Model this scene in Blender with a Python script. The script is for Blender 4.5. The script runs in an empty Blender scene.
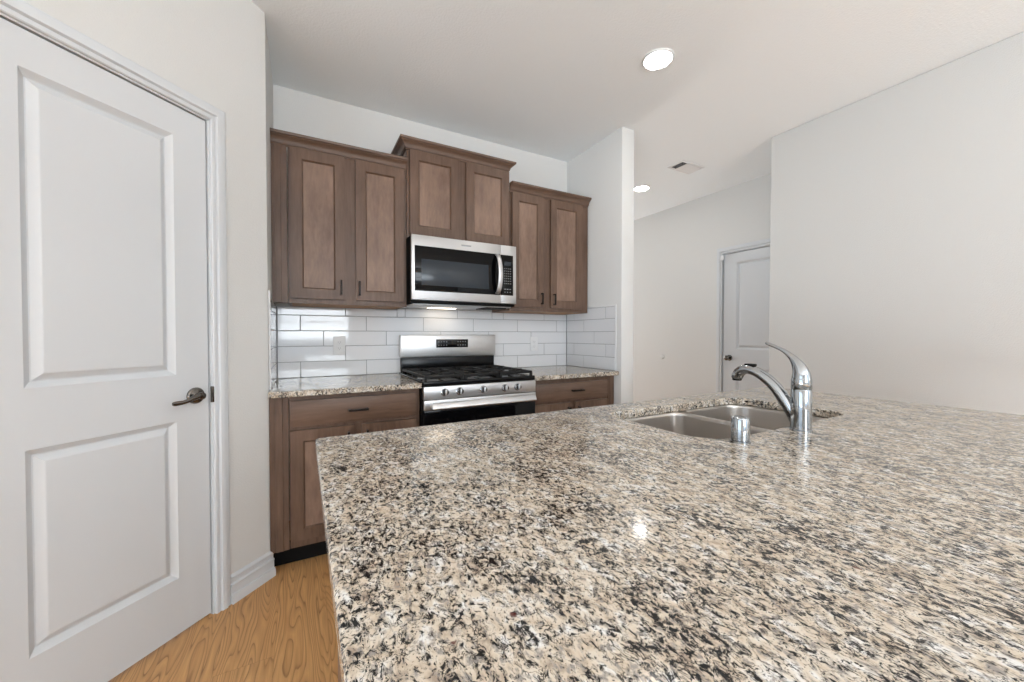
import bpy, bmesh, math, random
from mathutils import Vector, Matrix
random.seed(7)
SC = bpy.context.scene
COL = SC.collection
PI = math.pi

# ------------------------------------------------------------------ camera, sky, window light, added fill lamps, exposure
cam_d = bpy.data.cameras.new('camera')
cam_d.sensor_width = 36.0
cam_d.lens = 385.2 / 1024 * 36
cam_d.clip_start = 0.02
cam = bpy.data.objects.new('camera', cam_d)
COL.objects.link(cam)
cam.location = (0, 0, 1.189)
cam.rotation_euler = (math.radians(90 - 0.9075), 0, math.radians(-28.576))
SC.camera = cam

world = bpy.data.worlds.new('sky')
SC.world = world
world.use_nodes = True
wn = world.node_tree
wn.nodes['Background'].inputs[0].default_value = (0.62, 0.80, 1.0, 1)
wn.nodes['Background'].inputs[1].default_value = 2.6

SC.view_settings.view_transform = 'Standard'
SC.view_settings.look = 'None'
SC.view_settings.gamma = 1.0
SC.view_settings.use_curve_mapping = False
SC.view_settings.exposure = -0.18


def area_lamp(name, loc, rot, sx, sy, power, col):
    l = bpy.data.lights.new(name, 'AREA')
    l.shape = 'RECTANGLE'
    l.size, l.size_y = sx, sy
    l.energy = power
    l.color = col
    o = bpy.data.objects.new(name, l)
    o.location = loc
    o.rotation_euler = rot
    COL.objects.link(o)
    return o


# daylight entering by the windows of the great room behind the camera
area_lamp('daylight_rear', (0.25, -4.36, 1.62), (math.radians(105), 0, 0), 1.5, 1.1, 88, (0.90, 0.96, 1.0))
# added fill lamp outside the rear windows, aimed up to brighten the ceiling
area_lamp('ceiling_fill_rear', (1.1, -4.75, 0.35), (math.radians(140), 0, 0), 3.2, 0.9, 1300, (0.94, 0.975, 1.0))
# added fill lamps at the side opening: one level, one aimed up
area_lamp('side_fill', (-3.78, -1.4, 1.15), (0, math.radians(-90), 0), 2.1, 3.2, 20, (0.94, 0.975, 1.0))
area_lamp('ceiling_fill_side', (-4.05, -1.4, 0.35), (0, math.radians(-145), 0), 1.0, 3.2, 150, (0.94, 0.975, 1.0))
area_lamp('hall_fill', (3.25, 6.4, 1.35), (math.radians(-105), 0, 0), 1.2, 1.7, 72, (1.0, 0.985, 0.97))  # added fill lamp that brightens the hall


# ------------------------------------------------------------------ node helpers
class NT:
    def __init__(self, name):
        self.m = bpy.data.materials.new(name)
        self.m.use_nodes = True
        self.t = self.m.node_tree
        self.b = self.t.nodes['Principled BSDF']

    def n(self, typ, props=None, **ins):
        nd = self.t.nodes.new(typ)
        for k, v in (props or {}).items():
            setattr(nd, k, v)
        for k, v in ins.items():
            key = int(k[1:]) if k[0] == 'i' and k[1:].isdigit() else k.replace('_', ' ')
            self.set(nd.inputs[key], v)
        return nd

    def set(self, sock, v):
        if hasattr(v, 'is_linked') or hasattr(v, 'links'):
            self.t.links.new(v, sock)
        else:
            sock.default_value = v

    def bs(self, **ins):
        for k, v in ins.items():
            self.set(self.b.inputs[k.replace('_', ' ')], v)

    def math(self, op, a, b=0.0, c=0.0):
        return self.n('ShaderNodeMath', {'operation': op}, i0=a, i1=b, i2=c).outputs[0]

    def mix(self, fac, a, b, blend='MIX'):
        nd = self.n('ShaderNodeMix', {'data_type': 'RGBA', 'blend_type': blend})
        self.set(nd.inputs[0], fac)
        self.set(nd.inputs[6], a)
        self.set(nd.inputs[7], b)
        return nd.outputs[2]

    def ramp(self, fac, stops):
        nd = self.n('ShaderNodeValToRGB', i0=fac)
        el = nd.color_ramp.elements
        while len(el) < len(stops):
            el.new(0.5)
        for e, (p, c) in zip(el, stops):
            e.position = p
            e.color = c if len(c) == 4 else (*c, 1)
        return nd.outputs[0]

    def coords(self, scale=(1, 1, 1), rot=(0, 0, 0)):
        tc = self.n('ShaderNodeTexCoord')
        mp = self.n('ShaderNodeMapping', Scale=scale, Rotation=rot)
        self.t.links.new(tc.outputs['Object'], mp.inputs[0])
        return mp.outputs[0]

    def noise(self, vec, scale, detail=2.0, rough=0.5, dist=0.0):
        nd = self.n('ShaderNodeTexNoise', Scale=scale, Detail=detail, Roughness=rough, Distortion=dist)
        self.t.links.new(vec, nd.inputs['Vector'])
        return nd.outputs[0]

    def bump(self, h, strength, dist):
        nd = self.n('ShaderNodeBump', Strength=strength, Distance=dist)
        self.t.links.new(h, nd.inputs['Height'])
        self.t.links.new(nd.outputs[0], self.b.inputs['Normal'])


def c4(r, g, b):
    return (r, g, b, 1)


def plain(name, col, rough=0.5, metal=0.0, coat=0.0, spec=0.5):
    k = NT(name)
    k.bs(Base_Color=c4(*col), Roughness=rough, Metallic=metal, Coat_Weight=coat, Specular_IOR_Level=spec)
    # a faint unevenness so that no surface is perfectly flat in tone
    v = k.coords()
    k.set(k.b.inputs['Roughness'], k.math('MULTIPLY_ADD', k.noise(v, 30, 2), 0.06, max(rough - 0.03, 0.0)))
    return k.m


def wall_mat(name, col, scale, strength):
    k = NT(name)
    v = k.coords()
    k.bs(Base_Color=c4(*col), Roughness=0.85, Specular_IOR_Level=0.2)
    k.bump(k.noise(v, scale, 3, 0.55), strength, 0.004)
    return k.m


M = {}
M['wall'] = wall_mat('wall_paint', (0.705, 0.702, 0.686), 160, 0.35)
M['ceiling'] = wall_mat('ceiling_paint', (0.875, 0.905, 0.92), 90, 0.5)
M['white'] = plain('white_gloss_trim', (0.665, 0.685, 0.705), 0.32)
M['plastic'] = plain('white_plastic', (0.75, 0.75, 0.75), 0.35)
M['outlet_grey'] = plain('outlet_slot_grey', (0.35, 0.35, 0.36), 0.5)
M['black_metal'] = plain('black_handle_metal', (0.012, 0.009, 0.008), 0.35, 0.6)
M['black'] = plain('black_enamel', (0.004, 0.004, 0.0045), 0.20, spec=0.22)
M['black_matte'] = plain('black_matte', (0.006, 0.006, 0.006), 0.6, spec=0.15)
M['iron'] = plain('cast_iron', (0.010, 0.009, 0.0085), 0.5, spec=0.25)
M['glass_black'] = plain('black_glass', (0.003, 0.003, 0.0035), 0.06, spec=0.18)
M['glass_grey'] = plain('smoked_oven_glass', (0.032, 0.038, 0.046), 0.16, spec=0.25)
M['display'] = plain('display_black', (0.003, 0.003, 0.0035), 0.15, spec=0.2)
M['pale_mark'] = plain('pale_marking', (0.32, 0.33, 0.34), 0.4)
M['chrome'] = plain('chrome', (0.40, 0.42, 0.44), 0.07, 1.0)
M['nickel'] = plain('aged_nickel', (0.18, 0.165, 0.15), 0.22, 1.0)
M['vent_shade'] = plain('painted_vent_shade', (0.02, 0.02, 0.02), 0.8)  # dark colour standing in for shade behind the vent louvres


def steel(name, col, rough, stretch):
    k = NT(name)
    v = k.coords(stretch)
    n = k.noise(v, 40, 3, 0.6)
    k.bs(Base_Color=c4(*col), Metallic=1.0)
    k.set(k.b.inputs['Roughness'], k.math('MULTIPLY_ADD', n, 0.16, rough - 0.08))
    k.bump(n, 0.025, 0.001)
    return k.m


M['steel'] = steel('brushed_steel', (0.59, 0.59, 0.595), 0.40, (0.6, 14, 14))
M['sink_steel'] = steel('sink_steel', (0.50, 0.465, 0.43), 0.34, (3, 3, 3))


def wood(name, dark, light, stretch, rough=0.42):
    k = NT(name)
    v = k.coords(stretch)
    n = k.noise(v, 5.0, 6, 0.62, 0.7)
    f = k.noise(v, 26.0, 4, 0.6)
    big = k.noise(k.coords((1, 1, 1)), 2.6, 3, 0.5)
    s = k.math('MULTIPLY_ADD', f, 0.35, k.math('MULTIPLY_ADD', big, 0.4, k.math('MULTIPLY', n, 0.5)))
    col = k.ramp(s, [(0.42, dark), (0.82, light)])
    k.bs(Base_Color=col, Roughness=rough, Specular_IOR_Level=0.4)
    k.bump(f, 0.08, 0.001)
    return k.m


M['wood'] = wood('stained_maple', (0.070, 0.039, 0.025), (0.190, 0.116, 0.080), (3.2, 3.2, 0.35))
M['wood_h'] = wood('stained_maple_across', (0.070, 0.039, 0.025), (0.190, 0.116, 0.080), (0.35, 3.2, 3.2))
M['veneer'] = wood('stained_veneer_panel', (0.130, 0.077, 0.053), (0.305, 0.200, 0.147), (2.0, 2.0, 0.5))
WD = [M['wood'], M['veneer']]
M['wood_raw'] = wood('cabinet_underside_wood', (0.30, 0.15, 0.068), (0.50, 0.27, 0.13), (0.4, 3, 3), 0.6)


def granite():
    k = NT('speckled_granite')
    v = k.coords((1.30, 0.80, 1.0), (0, 0, math.radians(12)))
    warp = k.n('ShaderNodeTexNoise', Scale=55.0, Detail=2.0)
    k.t.links.new(v, warp.inputs['Vector'])
    off = k.n('ShaderNodeVectorMath', {'operation': 'SUBTRACT'})
    k.t.links.new(warp.outputs[1], off.inputs[0])
    off.inputs[1].default_value = (0.5, 0.5, 0.5)
    wv = k.n('ShaderNodeVectorMath', {'operation': 'MULTIPLY_ADD'})
    k.t.links.new(off.outputs[0], wv.inputs[0])
    wv.inputs[1].default_value = (0.014, 0.014, 0.014)
    k.t.links.new(v, wv.inputs[2])
    p = wv.outputs[0]
    # pale ground: cream, white quartz and tan patches
    g1 = k.noise(p, 52, 3, 0.55)
    base = k.ramp(g1, [(0.28, (0.38, 0.30, 0.235)), (0.42, (0.61, 0.51, 0.395)), (0.56, (0.69, 0.615, 0.515)), (0.68, (0.78, 0.765, 0.74))])
    g2 = k.noise(p, 105, 4, 0.6)
    base = k.mix(k.ramp(g2, [(0.53, (0, 0, 0)), (0.63, (1, 1, 1))]), base, c4(0.33, 0.295, 0.265))
    # dark mineral: ragged specks that gather into clusters
    clus = k.noise(v, 15, 3, 0.6)
    d1 = k.noise(p, 125, 7, 0.72, 0.5)
    thr = k.math('MULTIPLY_ADD', clus, 0.28, d1)
    dark = k.ramp(thr, [(0.690, (0, 0, 0)), (0.712, (1, 1, 1))])
    grey = k.ramp(thr, [(0.625, (0, 0, 0)), (0.70, (1, 1, 1))])
    base = k.mix(k.math('MULTIPLY', grey, 0.72), base, c4(0.105, 0.092, 0.084))
    base = k.mix(dark, base, c4(0.008, 0.008, 0.0085))
    # thin branching dark veins
    vn = k.math('ABSOLUTE', k.math('SUBTRACT', k.noise(p, 58, 4, 0.6, 0.6), 0.5))
    vmask = k.ramp(k.noise(v, 40, 3, 0.6), [(0.47, (0, 0, 0)), (0.56, (1, 1, 1))])
    vein = k.ramp(vn, [(0.010, (1, 1, 1)), (0.024, (0, 0, 0))])
    base = k.mix(k.math('MULTIPLY', k.math('MULTIPLY', vein, vmask), 0.9), base, c4(0.016, 0.014, 0.014))
    # fine peppering
    d2 = k.noise(p, 300, 3, 0.6)
    base = k.mix(k.ramp(d2, [(0.60, (0, 0, 0)), (0.65, (1, 1, 1))]), base, c4(0.020, 0.018, 0.018))
    # rare garnet specks
    vo = k.n('ShaderNodeTexVoronoi', Scale=13.0)
    k.t.links.new(p, vo.inputs['Vector'])
    garnet = k.ramp(vo.outputs['Distance'], [(0.03, (1, 1, 1)), (0.05, (0, 0, 0))])
    base = k.mix(k.math('MULTIPLY', garnet, 0.8), base, c4(0.09, 0.018, 0.014))
    k.bs(Base_Color=base, Roughness=0.10, Specular_IOR_Level=0.31)
    k.set(k.b.inputs['Roughness'], k.math('MULTIPLY_ADD', k.noise(v, 120, 2), 0.10, 0.06))
    return k.m


M['granite'] = granite()


def floor_mat():
    k = NT('oak_plank_floor')
    tc = k.n('ShaderNodeTexCoord')
    sp = k.n('ShaderNodeSeparateXYZ')
    k.t.links.new(tc.outputs['Object'], sp.inputs[0])
    W, Lg = 0.185, 1.22
    xs = k.math('DIVIDE', k.math('ADD', sp.outputs[0], 0.10), W)
    row = k.math('FLOOR', xs)
    fx = k.math('FRACT', xs)
    ys = k.math('DIVIDE', k.math('MULTIPLY_ADD', row, 0.437, sp.outputs[1]), Lg)
    idy = k.math('FLOOR', ys)
    fy = k.math('FRACT', ys)
    idv = k.n('ShaderNodeCombineXYZ', X=row, Y=idy)
    wn_ = k.n('ShaderNodeTexWhiteNoise', {'noise_dimensions': '3D'})
    k.t.links.new(idv.outputs[0], wn_.inputs['Vector'])
    rnd = wn_.outputs['Value']
    gx = k.math('MULTIPLY', sp.outputs[0], 7.0)
    gy = k.math('MULTIPLY', sp.outputs[1], 0.62)
    gv = k.n('ShaderNodeCombineXYZ', X=gx, Y=gy, Z=k.math('MULTIPLY', rnd, 31.0))
    n = k.noise(gv.outputs[0], 1.5, 2, 0.45, 0.25)
    rings = k.math('FRACT', k.math('MULTIPLY', n, 22.0))
    ringm = k.ramp(rings, [(0.0, (1, 1, 1)), (0.16, (0.35, 0.35, 0.35)), (0.6, (0, 0, 0)), (0.93, (0.15, 0.15, 0.15)), (1.0, (1, 1, 1))])
    fv = k.n('ShaderNodeCombineXYZ', X=k.math('MULTIPLY', sp.outputs[0], 90.0), Y=k.math('MULTIPLY', sp.outputs[1], 3.0), Z=rnd)
    fine = k.noise(fv.outputs[0], 1.0, 4, 0.65)
    base = k.mix(fine, c4(0.36, 0.16, 0.050), c4(0.88, 0.52, 0.23))
    base = k.mix(k.math('MULTIPLY', rnd, 0.35), base, c4(0.56, 0.285, 0.105))
    base = k.mix(k.math('MULTIPLY', k.math('MULTIPLY', ringm, k.math('MULTIPLY_ADD', fine, 1.8, -0.15)), 0.95), base, c4(0.22, 0.10, 0.038))
    ex = k.math('MINIMUM', fx, k.math('SUBTRACT', 1.0, fx))
    ey = k.math('MULTIPLY', k.math('MINIMUM', fy, k.math('SUBTRACT', 1.0, fy)), Lg / W)
    e = k.math('MINIMUM', ex, ey)
    seam = k.ramp(e, [(0.004, (1, 1, 1)), (0.012, (0, 0, 0))])
    base = k.mix(k.math('MULTIPLY', seam, 0.18), base, c4(0.10, 0.045, 0.02))
    k.bs(Base_Color=base, Roughness=0.42, Specular_IOR_Level=0.4)
    k.bump(fine, 0.06, 0.001)
    return k.m


M['floor'] = floor_mat()
M['tile'] = plain('white_glazed_tile', (0.74, 0.745, 0.76), 0.06)
M['grout'] = plain('grey_grout', (0.27, 0.27, 0.28), 0.9)


def emit(name, col, strength):
    k = NT(name)
    k.bs(Base_Color=c4(0.8, 0.8, 0.8))
    k.b.inputs['Emission Color'].default_value = c4(*col)
    k.b.inputs['Emission Strength'].default_value = strength
    return k.m


M['lamp'] = emit('lamp_diffuser', (1.0, 0.97, 0.92), 55.0)
M['hood_lamp'] = emit('cooktop_lamp_lens', (1.0, 0.86, 0.68), 7.0)


# ------------------------------------------------------------------ mesh helpers
def box(bm, x0, x1, y0, y1, z0, z1, bev=0.0, seg=2):
    r = bmesh.ops.create_cube(bm, size=1.0)
    vs = r['verts']
    for v in vs:
        v.co = Vector(((x0 + x1) / 2 + v.co.x * (x1 - x0), (y0 + y1) / 2 + v.co.y * (y1 - y0), (z0 + z1) / 2 + v.co.z * (z1 - z0)))
    if bev > 0:
        es = list({e for v in vs for e in v.link_edges})
        bmesh.ops.bevel(bm, geom=es, offset=bev, segments=seg, affect='EDGES', profile=0.5, clamp_overlap=True)
    return bm


def cyl(bm, c, r, depth, axis='Z', seg=32, bev=0.0, r2=None):
    r2 = r if r2 is None else r2
    rings = []
    h = depth / 2
    if bev > 0:
        prof = [(r - bev, -h), (r, -h + bev), (r2, h - bev), (r2 - bev, h)]
    else:
        prof = [(r, -h), (r2, h)]
    lathe(bm, c, prof, axis, seg)


def lathe(bm, c, prof, axis='Z', seg=32, caps=(True, True)):
    c = Vector(c)
    rings = []
    for (rr, hh) in prof:
        ring = []
        for i in range(seg):
            a = 2 * PI * i / seg
            p = Vector((rr * math.cos(a), rr * math.sin(a), hh))
            if axis == 'Y':
                p = Vector((p.x, -p.z, p.y))     # axis points to -Y
            elif axis == 'X':
                p = Vector((p.z, p.x, p.y))
            ring.append(bm.verts.new(c + p))
        rings.append(ring)
    for a, b in zip(rings, rings[1:]):
        for i in range(seg):
            bm.faces.new((a[i], a[(i + 1) % seg], b[(i + 1) % seg], b[i]))
    if caps[0]:
        bm.faces.new(list(reversed(rings[0])))
    if caps[1]:
        bm.faces.new(rings[-1])


def tube(bm, pts, radii, seg=16, up=(1, 0, 0), caps=True):
    """sweep an ellipse (ra along `up`, rb across) along pts"""
    pts = [Vector(p) for p in pts]
    up = Vector(up)
    rings = []
    for i, p in enumerate(pts):
        t = (pts[min(i + 1, len(pts) - 1)] - pts[max(i - 1, 0)]).normalized()
        a = (up - t * up.dot(t)).normalized()
        b = t.cross(a)
        ra, rb = radii[i] if isinstance(radii[i], tuple) else (radii[i], radii[i])
        rings.append([bm.verts.new(p + a * ra * math.cos(2 * PI * j / seg) + b * rb * math.sin(2 * PI * j / seg)) for j in range(seg)])
    for a, b in zip(rings, rings[1:]):
        for i in range(seg):
            bm.faces.new((a[i], a[(i + 1) % seg], b[(i + 1) % seg], b[i]))
    if caps:
        bm.faces.new(list(reversed(rings[0])))
        bm.faces.new(rings[-1])


def smooth_path(ctrl, n=8):
    """Catmull-Rom through tuples of any length"""
    out = []
    P = [ctrl[0]] + list(ctrl) + [ctrl[-1]]
    for i in range(1, len(P) - 2):
        for k in range(n):
            t = k / n
            out.append(tuple(0.5 * (2 * b + (c - a) * t + (2 * a - 5 * b + 4 * c - d) * t * t + (3 * b - a - 3 * c + d) * t ** 3)
                             for a, b, c, d in zip(P[i - 1], P[i], P[i + 1], P[i + 2])))
    out.append(tuple(ctrl[-1]))
    return out


def sweep(bm, path, prof):
    """sweep profile (outward d, z) along an XY path, outward = right of travel, mitred"""
    P = [Vector((x, y)) for x, y in path]
    cols = []
    for i, p in enumerate(P):
        ns = []
        if i > 0:
            t = (P[i] - P[i - 1]).normalized(); ns.append(Vector((t.y, -t.x)))
        if i < len(P) - 1:
            t = (P[i + 1] - P[i]).normalized(); ns.append(Vector((t.y, -t.x)))
        if len(ns) == 2:
            m = (ns[0] + ns[1]).normalized()
            m = m / max(m.dot(ns[0]), 0.2)
        else:
            m = ns[0]
        cols.append([bm.verts.new((p.x + m.x * d, p.y + m.y * d, z)) for d, z in prof])
    k = len(prof)
    for a, b in zip(cols, cols[1:]):
        for i in range(k):
            bm.faces.new((a[i], b[i], b[(i + 1) % k], a[(i + 1) % k]))
    bm.faces.new(cols[0])
    bm.faces.new(list(reversed(cols[-1])))


def quad_ring(bm, a, b):
    n = len(a)
    for i in range(n):
        bm.faces.new((a[i], a[(i + 1) % n], b[(i + 1) % n], b[i]))


def rect(bm, x0, x1, z0, z1, y):
    return [bm.verts.new(p) for p in ((x0, y, z0), (x1, y, z0), (x1, y, z1), (x0, y, z1))]


def panel_face(bm, x0, x1, z0, z1, yf, cells, steps, thick, field=0):
    """a door leaf facing -Y whose front has moulded panels; cells = [(x0,x1,z0,z1)], steps = [(inset, depth)]"""
    xs = sorted({x0, x1} | {c[0] for c in cells} | {c[1] for c in cells})
    zs = sorted({z0, z1} | {c[2] for c in cells} | {c[3] for c in cells})
    g = {(i, j): bm.verts.new((x, yf, z)) for i, x in enumerate(xs) for j, z in enumerate(zs)}
    cs = {(c[0], c[2]) for c in cells}
    for i in range(len(xs) - 1):
        for j in range(len(zs) - 1):
            q = [g[i, j], g[i + 1, j], g[i + 1, j + 1], g[i, j + 1]]
            if (xs[i], zs[j]) in cs:
                prev = q
                for ins, dep in steps:
                    cur = rect(bm, xs[i] + ins, xs[i + 1] - ins, zs[j] + ins, zs[j + 1] - ins, yf + dep)
                    quad_ring(bm, prev, cur)
                    prev = cur
                bm.faces.new(prev).material_index = field
            else:
                bm.faces.new(q)
    nx, nz = len(xs) - 1, len(zs) - 1
    loop = [g[i, 0] for i in range(nx)] + [g[nx, j] for j in range(nz)] + [g[i, nz] for i in range(nx, 0, -1)] + [g[0, j] for j in range(nz, 0, -1)]
    back = [bm.verts.new((v.co.x, yf + thick, v.co.z)) for v in loop]
    quad_ring(bm, back, loop)
    bm.faces.new(list(reversed(back)))


def shaker(x0, x1, z0, z1, yf, fw=0.056, thick=0.02):
    bm = bmesh.new()
    panel_face(bm, x0, x1, z0, z1, yf, [(x0 + fw, x1 - fw, z0 + fw, z1 - fw)], [(0.0015, 0.003), (0.006, 0.0075), (0.0075, 0.0105)], thick, 1)
    return bm


ROOT = {}


def obj(name, bm, mat, parent=None, origin=None, smooth=True, local=False, ang=32):
    """link bm as ONE mesh object; verts are in world space unless local"""
    bmesh.ops.recalc_face_normals(bm, faces=bm.faces[:])
    org = Vector(origin) if origin else Vector((0, 0, 0))
    if parent is not None:
        org = ROOT.get(parent.name, Vector((0, 0, 0)))
    if not local and org.length > 0:
        for v in bm.verts:
            v.co -= org
    me = bpy.data.meshes.new(name)
    bm.to_mesh(me)
    bm.free()
    for m in (mat if isinstance(mat, list) else [mat]):
        me.materials.append(m)
    if smooth:
        for p in me.polygons:
            p.use_smooth = True
        me.set_sharp_from_angle(angle=math.radians(ang))
    o = bpy.data.objects.new(name, me)
    COL.objects.link(o)
    if parent is not None:
        o.parent = parent
        ROOT[o.name] = org
    else:
        o.location = org
        ROOT[o.name] = org
    return o


def thing(name, label, cat, loc=(0, 0, 0), rz=0.0, group=None):
    o = bpy.data.objects.new(name, None)
    o.empty_display_size = 0.1
    COL.objects.link(o)
    o.location = loc
    o.rotation_euler = (0, 0, rz)
    o['label'] = label
    o['category'] = cat
    if group:
        o['group'] = group
    ROOT[o.name] = Vector(loc)
    return o


def tag(o, label, cat, group=None):
    o['label'] = label
    o['category'] = cat
    if group:
        o['group'] = group
    return o


def struct(o, label=None, cat=None):
    o['kind'] = 'structure'
    if label:
        o['label'] = label
    if cat:
        o['category'] = cat
    return o


def boxobj(name, b, mat, parent=None, bev=0.0, local=False, **kw):
    return obj(name, box(bmesh.new(), *b, bev=bev), mat, parent, local=local, **kw)


# ------------------------------------------------------------------ room shell
H = 2.743
YB = 2.83
XL, XP, XP2, XR, XF = -0.147, 2.107, 2.232, 3.25, 3.97
YP = 2.150          # free end of the partition wall
YRET = 1.708         # where the near right wall turns the corner into the hall
YREAR, XW = -4.2, -3.6
YHALL = 6.2


def shell(name, boxes, mat, label, cat):
    bm = bmesh.new()
    for b in boxes:
        box(bm, *b)
    return struct(obj(name, bm, mat, smooth=False), label, cat)


shell('floor', [(XW - 0.2, XF + 0.2, YREAR - 0.2, YHALL + 0.2, -0.08, 0.0)], M['floor'], 'warm oak plank floor', 'floor')
shell('ceiling', [(XW - 0.2, XF + 0.2, YREAR - 0.2, YHALL + 0.2, H, H + 0.1)], M['ceiling'], 'flat off white textured ceiling', 'ceiling')
shell('wall_back', [(XL - 0.12, XP + 0.05, YB, YB + 0.12, 0, H)], M['wall'], 'off white wall behind the brown kitchen cabinets', 'wall')
shell('wall_left', [(XL - 0.12, XL, 2.226, YB, 0, H)], M['wall'], 'narrow side wall at the left end of the kitchen cabinets', 'wall')
bm = bmesh.new()
box(bm, XP, XP2, YP, YB + 3.2, 0, H, bev=0.004)
struct(obj('wall_partition', bm, M['wall']), 'full height partition wall at the right end of the kitchen cabinets', 'wall')
bm = bmesh.new()
box(bm, XR, XF + 0.1, YREAR, YRET, 0, H, bev=0.008, seg=3)
struct(obj('wall_right', bm, M['wall']), 'large blank off white wall at the right', 'wall')
DY0, DY1, DZ = 1.808, 2.556, 2.058     # hall door opening
shell('wall_far', [(XF, XF + 0.12, YRET, DY0, 0, H), (XF, XF + 0.12, DY1, YHALL, 0, H), (XF, XF + 0.12, DY0, DY1, DZ, H)], M['wall'],
      'off white hall wall holding the far white door', 'wall')
# hall end wall and great-room walls with their window openings
HW = (2.75, 3.8, 0.55, 2.15)
shell('wall_hall', [(XP2, HW[0], YHALL, YHALL + 0.1, 0, H), (HW[1], XF, YHALL, YHALL + 0.1, 0, H),
                    (HW[0], HW[1], YHALL, YHALL + 0.1, 0, HW[2]), (HW[0], HW[1], YHALL, YHALL + 0.1, HW[3], H)], M['wall'], 'hall end wall', 'wall')
W1, W2 = (-0.5, 1.0, 0.72, 2.25), (1.7, 2.75, 0.72, 2.25)
shell('wall_rear', [(XW, W1[0], YREAR - 0.1, YREAR, 0, H), (W1[1], W2[0], YREAR - 0.1, YREAR, 0, H), (W2[1], XR, YREAR - 0.1, YREAR, 0, H),
                    (W1[0], W1[1], YREAR - 0.1, YREAR, 0, W1[2]), (W1[0], W1[1], YREAR - 0.1, YREAR, W1[3], H),
                    (W2[0], W2[1], YREAR - 0.1, YREAR, 0, W2[2]), (W2[0], W2[1], YREAR - 0.1, YREAR, W2[3], H)], M['wall'], 'great room wall behind the camera', 'wall')
W3 = (-3.0, 0.2, 0.05, 2.2)  # unseen side opening, added to let the fill lamps in
shell('wall_west', [(XW - 0.1, XW, YREAR, W3[0], 0, H), (XW - 0.1, XW, W3[1], 1.45, 0, H), (XW - 0.1, XW, W3[0], W3[1], 0, W3[2]),
                     (XW - 0.1, XW, W3[0], W3[1], W3[3], H)], M['wall'], 'great room wall with an added opening for light', 'wall')


def window(name, x0, x1, z0, z1, y, bars=1):
    bm = bmesh.new()
    f = 0.045
    for b in ((x0, x1, y - 0.03, y + 0.03, z0, z0 + f), (x0, x1, y - 0.03, y + 0.03, z1 - f, z1), (x0, x0 + f, y - 0.03, y + 0.03, z0 + f, z1 - f),
              (x1 - f, x1, y - 0.03, y + 0.03, z0 + f, z1 - f), (x0 + f, x1 - f, y - 0.02, y + 0.02, (z0 + z1) / 2 - 0.02, (z0 + z1) / 2 + 0.02)):
        box(bm, *b)
    struct(obj(name, bm, M['white'], smooth=False), 'white sash window frame', 'window')


window('window_1', *W1, YREAR - 0.05)
window('window_2', *W2, YREAR - 0.05)
window('window_3', *HW, YHALL + 0.05)

# ------------------------------------------------------------------ angled pantry wall with its door (local frame: x to the right along the wall, -y into the room)
PO = Vector((-0.345, 2.026, 0))
R45 = math.radians(45)


def tilted(name, bm, mat, smooth=True, rz=R45, loc=PO):
    o = obj(name, bm, mat, local=True, smooth=smooth)
    o.location = loc
    o.rotation_euler = (0, 0, rz)
    return o


CORNER = 0.280
DW = 0.635
DTOP = 2.080
bm = bmesh.new()
box(bm, 0.0125, CORNER, 0, 0.12, 0, H)
box(bm, -DW - 0.35, -DW - 0.0125, 0, 0.12, 0, H)
box(bm, -DW - 0.0125, 0.0125, 0, 0.12, DTOP + 0.0095, H)
struct(tilted('wall_pantry', bm, M['wall'], False), 'angled off white wall holding the large white panel door', 'wall')
bx, by = PO.x - (DW + 0.35) / math.sqrt(2), PO.y - (DW + 0.35) / math.sqrt(2)
shell('wall_side', [(XW, bx + 0.03, by, by + 0.12, 0, H)], M['wall'], 'great room wall beside the pantry', 'wall')


def door_leaf(parent, w, zt, thick, cells, yf, mat):
    bm = bmesh.new()
    panel_face(bm, -w, 0, 0.012, zt, yf, cells, [(0.003, 0.003), (0.018, 0.0165), (0.022, 0.0165), (0.040, 0.003), (0.043, 0.002)], thick)
    return obj('door_panel', bm, mat, parent, local=True, ang=12)


d1 = thing('door_1', 'large white two panel door with dark lever handle in the angled wall', 'door', PO, R45)
d1['kind'] = 'structure'
cells = [(-0.517, -0.120, 1.032, 1.965), (-0.517, -0.120, 0.233, 0.850)]
door_leaf(d1, DW, DTOP - 0.003, 0.035, cells, 0.004, M['white'])
# lever handle on a round rose
hx, hz = -0.052, 0.942
bm = bmesh.new()
lathe(bm, (hx, 0.004, hz), [(0.033, 0.0), (0.033, 0.006), (0.029, 0.012), (0.018, 0.015), (0.0135, 0.018), (0.0135, 0.030)], 'Y', 36)
ROSE = obj('handle', bm, M['nickel'], d1, local=True)
bm = bmesh.new()
ctrl = [(hx + 0.004, -0.030, hz + 0.006, 0.008, 0.009), (hx - 0.012, -0.036, hz + 0.004, 0.011, 0.012), (hx - 0.036, -0.040, hz - 0.003, 0.0085, 0.010), (hx - 0.066, -0.040, hz - 0.013, 0.006, 0.008),
        (hx - 0.095, -0.038, hz - 0.015, 0.006, 0.009), (hx - 0.108, -0.038, hz - 0.014, 0.004, 0.006)]
sp = smooth_path(ctrl, 6)
tube(bm, [s[:3] for s in sp], [(s[3], s[4]) for s in sp], 14, (0, 1, 0))
lathe(bm, (hx, 0.004, hz), [(0.0135, 0.026), (0.0150, 0.030), (0.0145, 0.042), (0.009, 0.048), (0.0, 0.049)], 'Y', 24, (True, False))
obj('lever', bm, M['nickel'], ROSE, local=True)
bm = bmesh.new()
box(bm, 0.0062, 0.0135, -0.012, 0.003, 0.905, 0.972, bev=0.002)
obj('strike_plate', bm, M['nickel'], d1, local=True)


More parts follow.
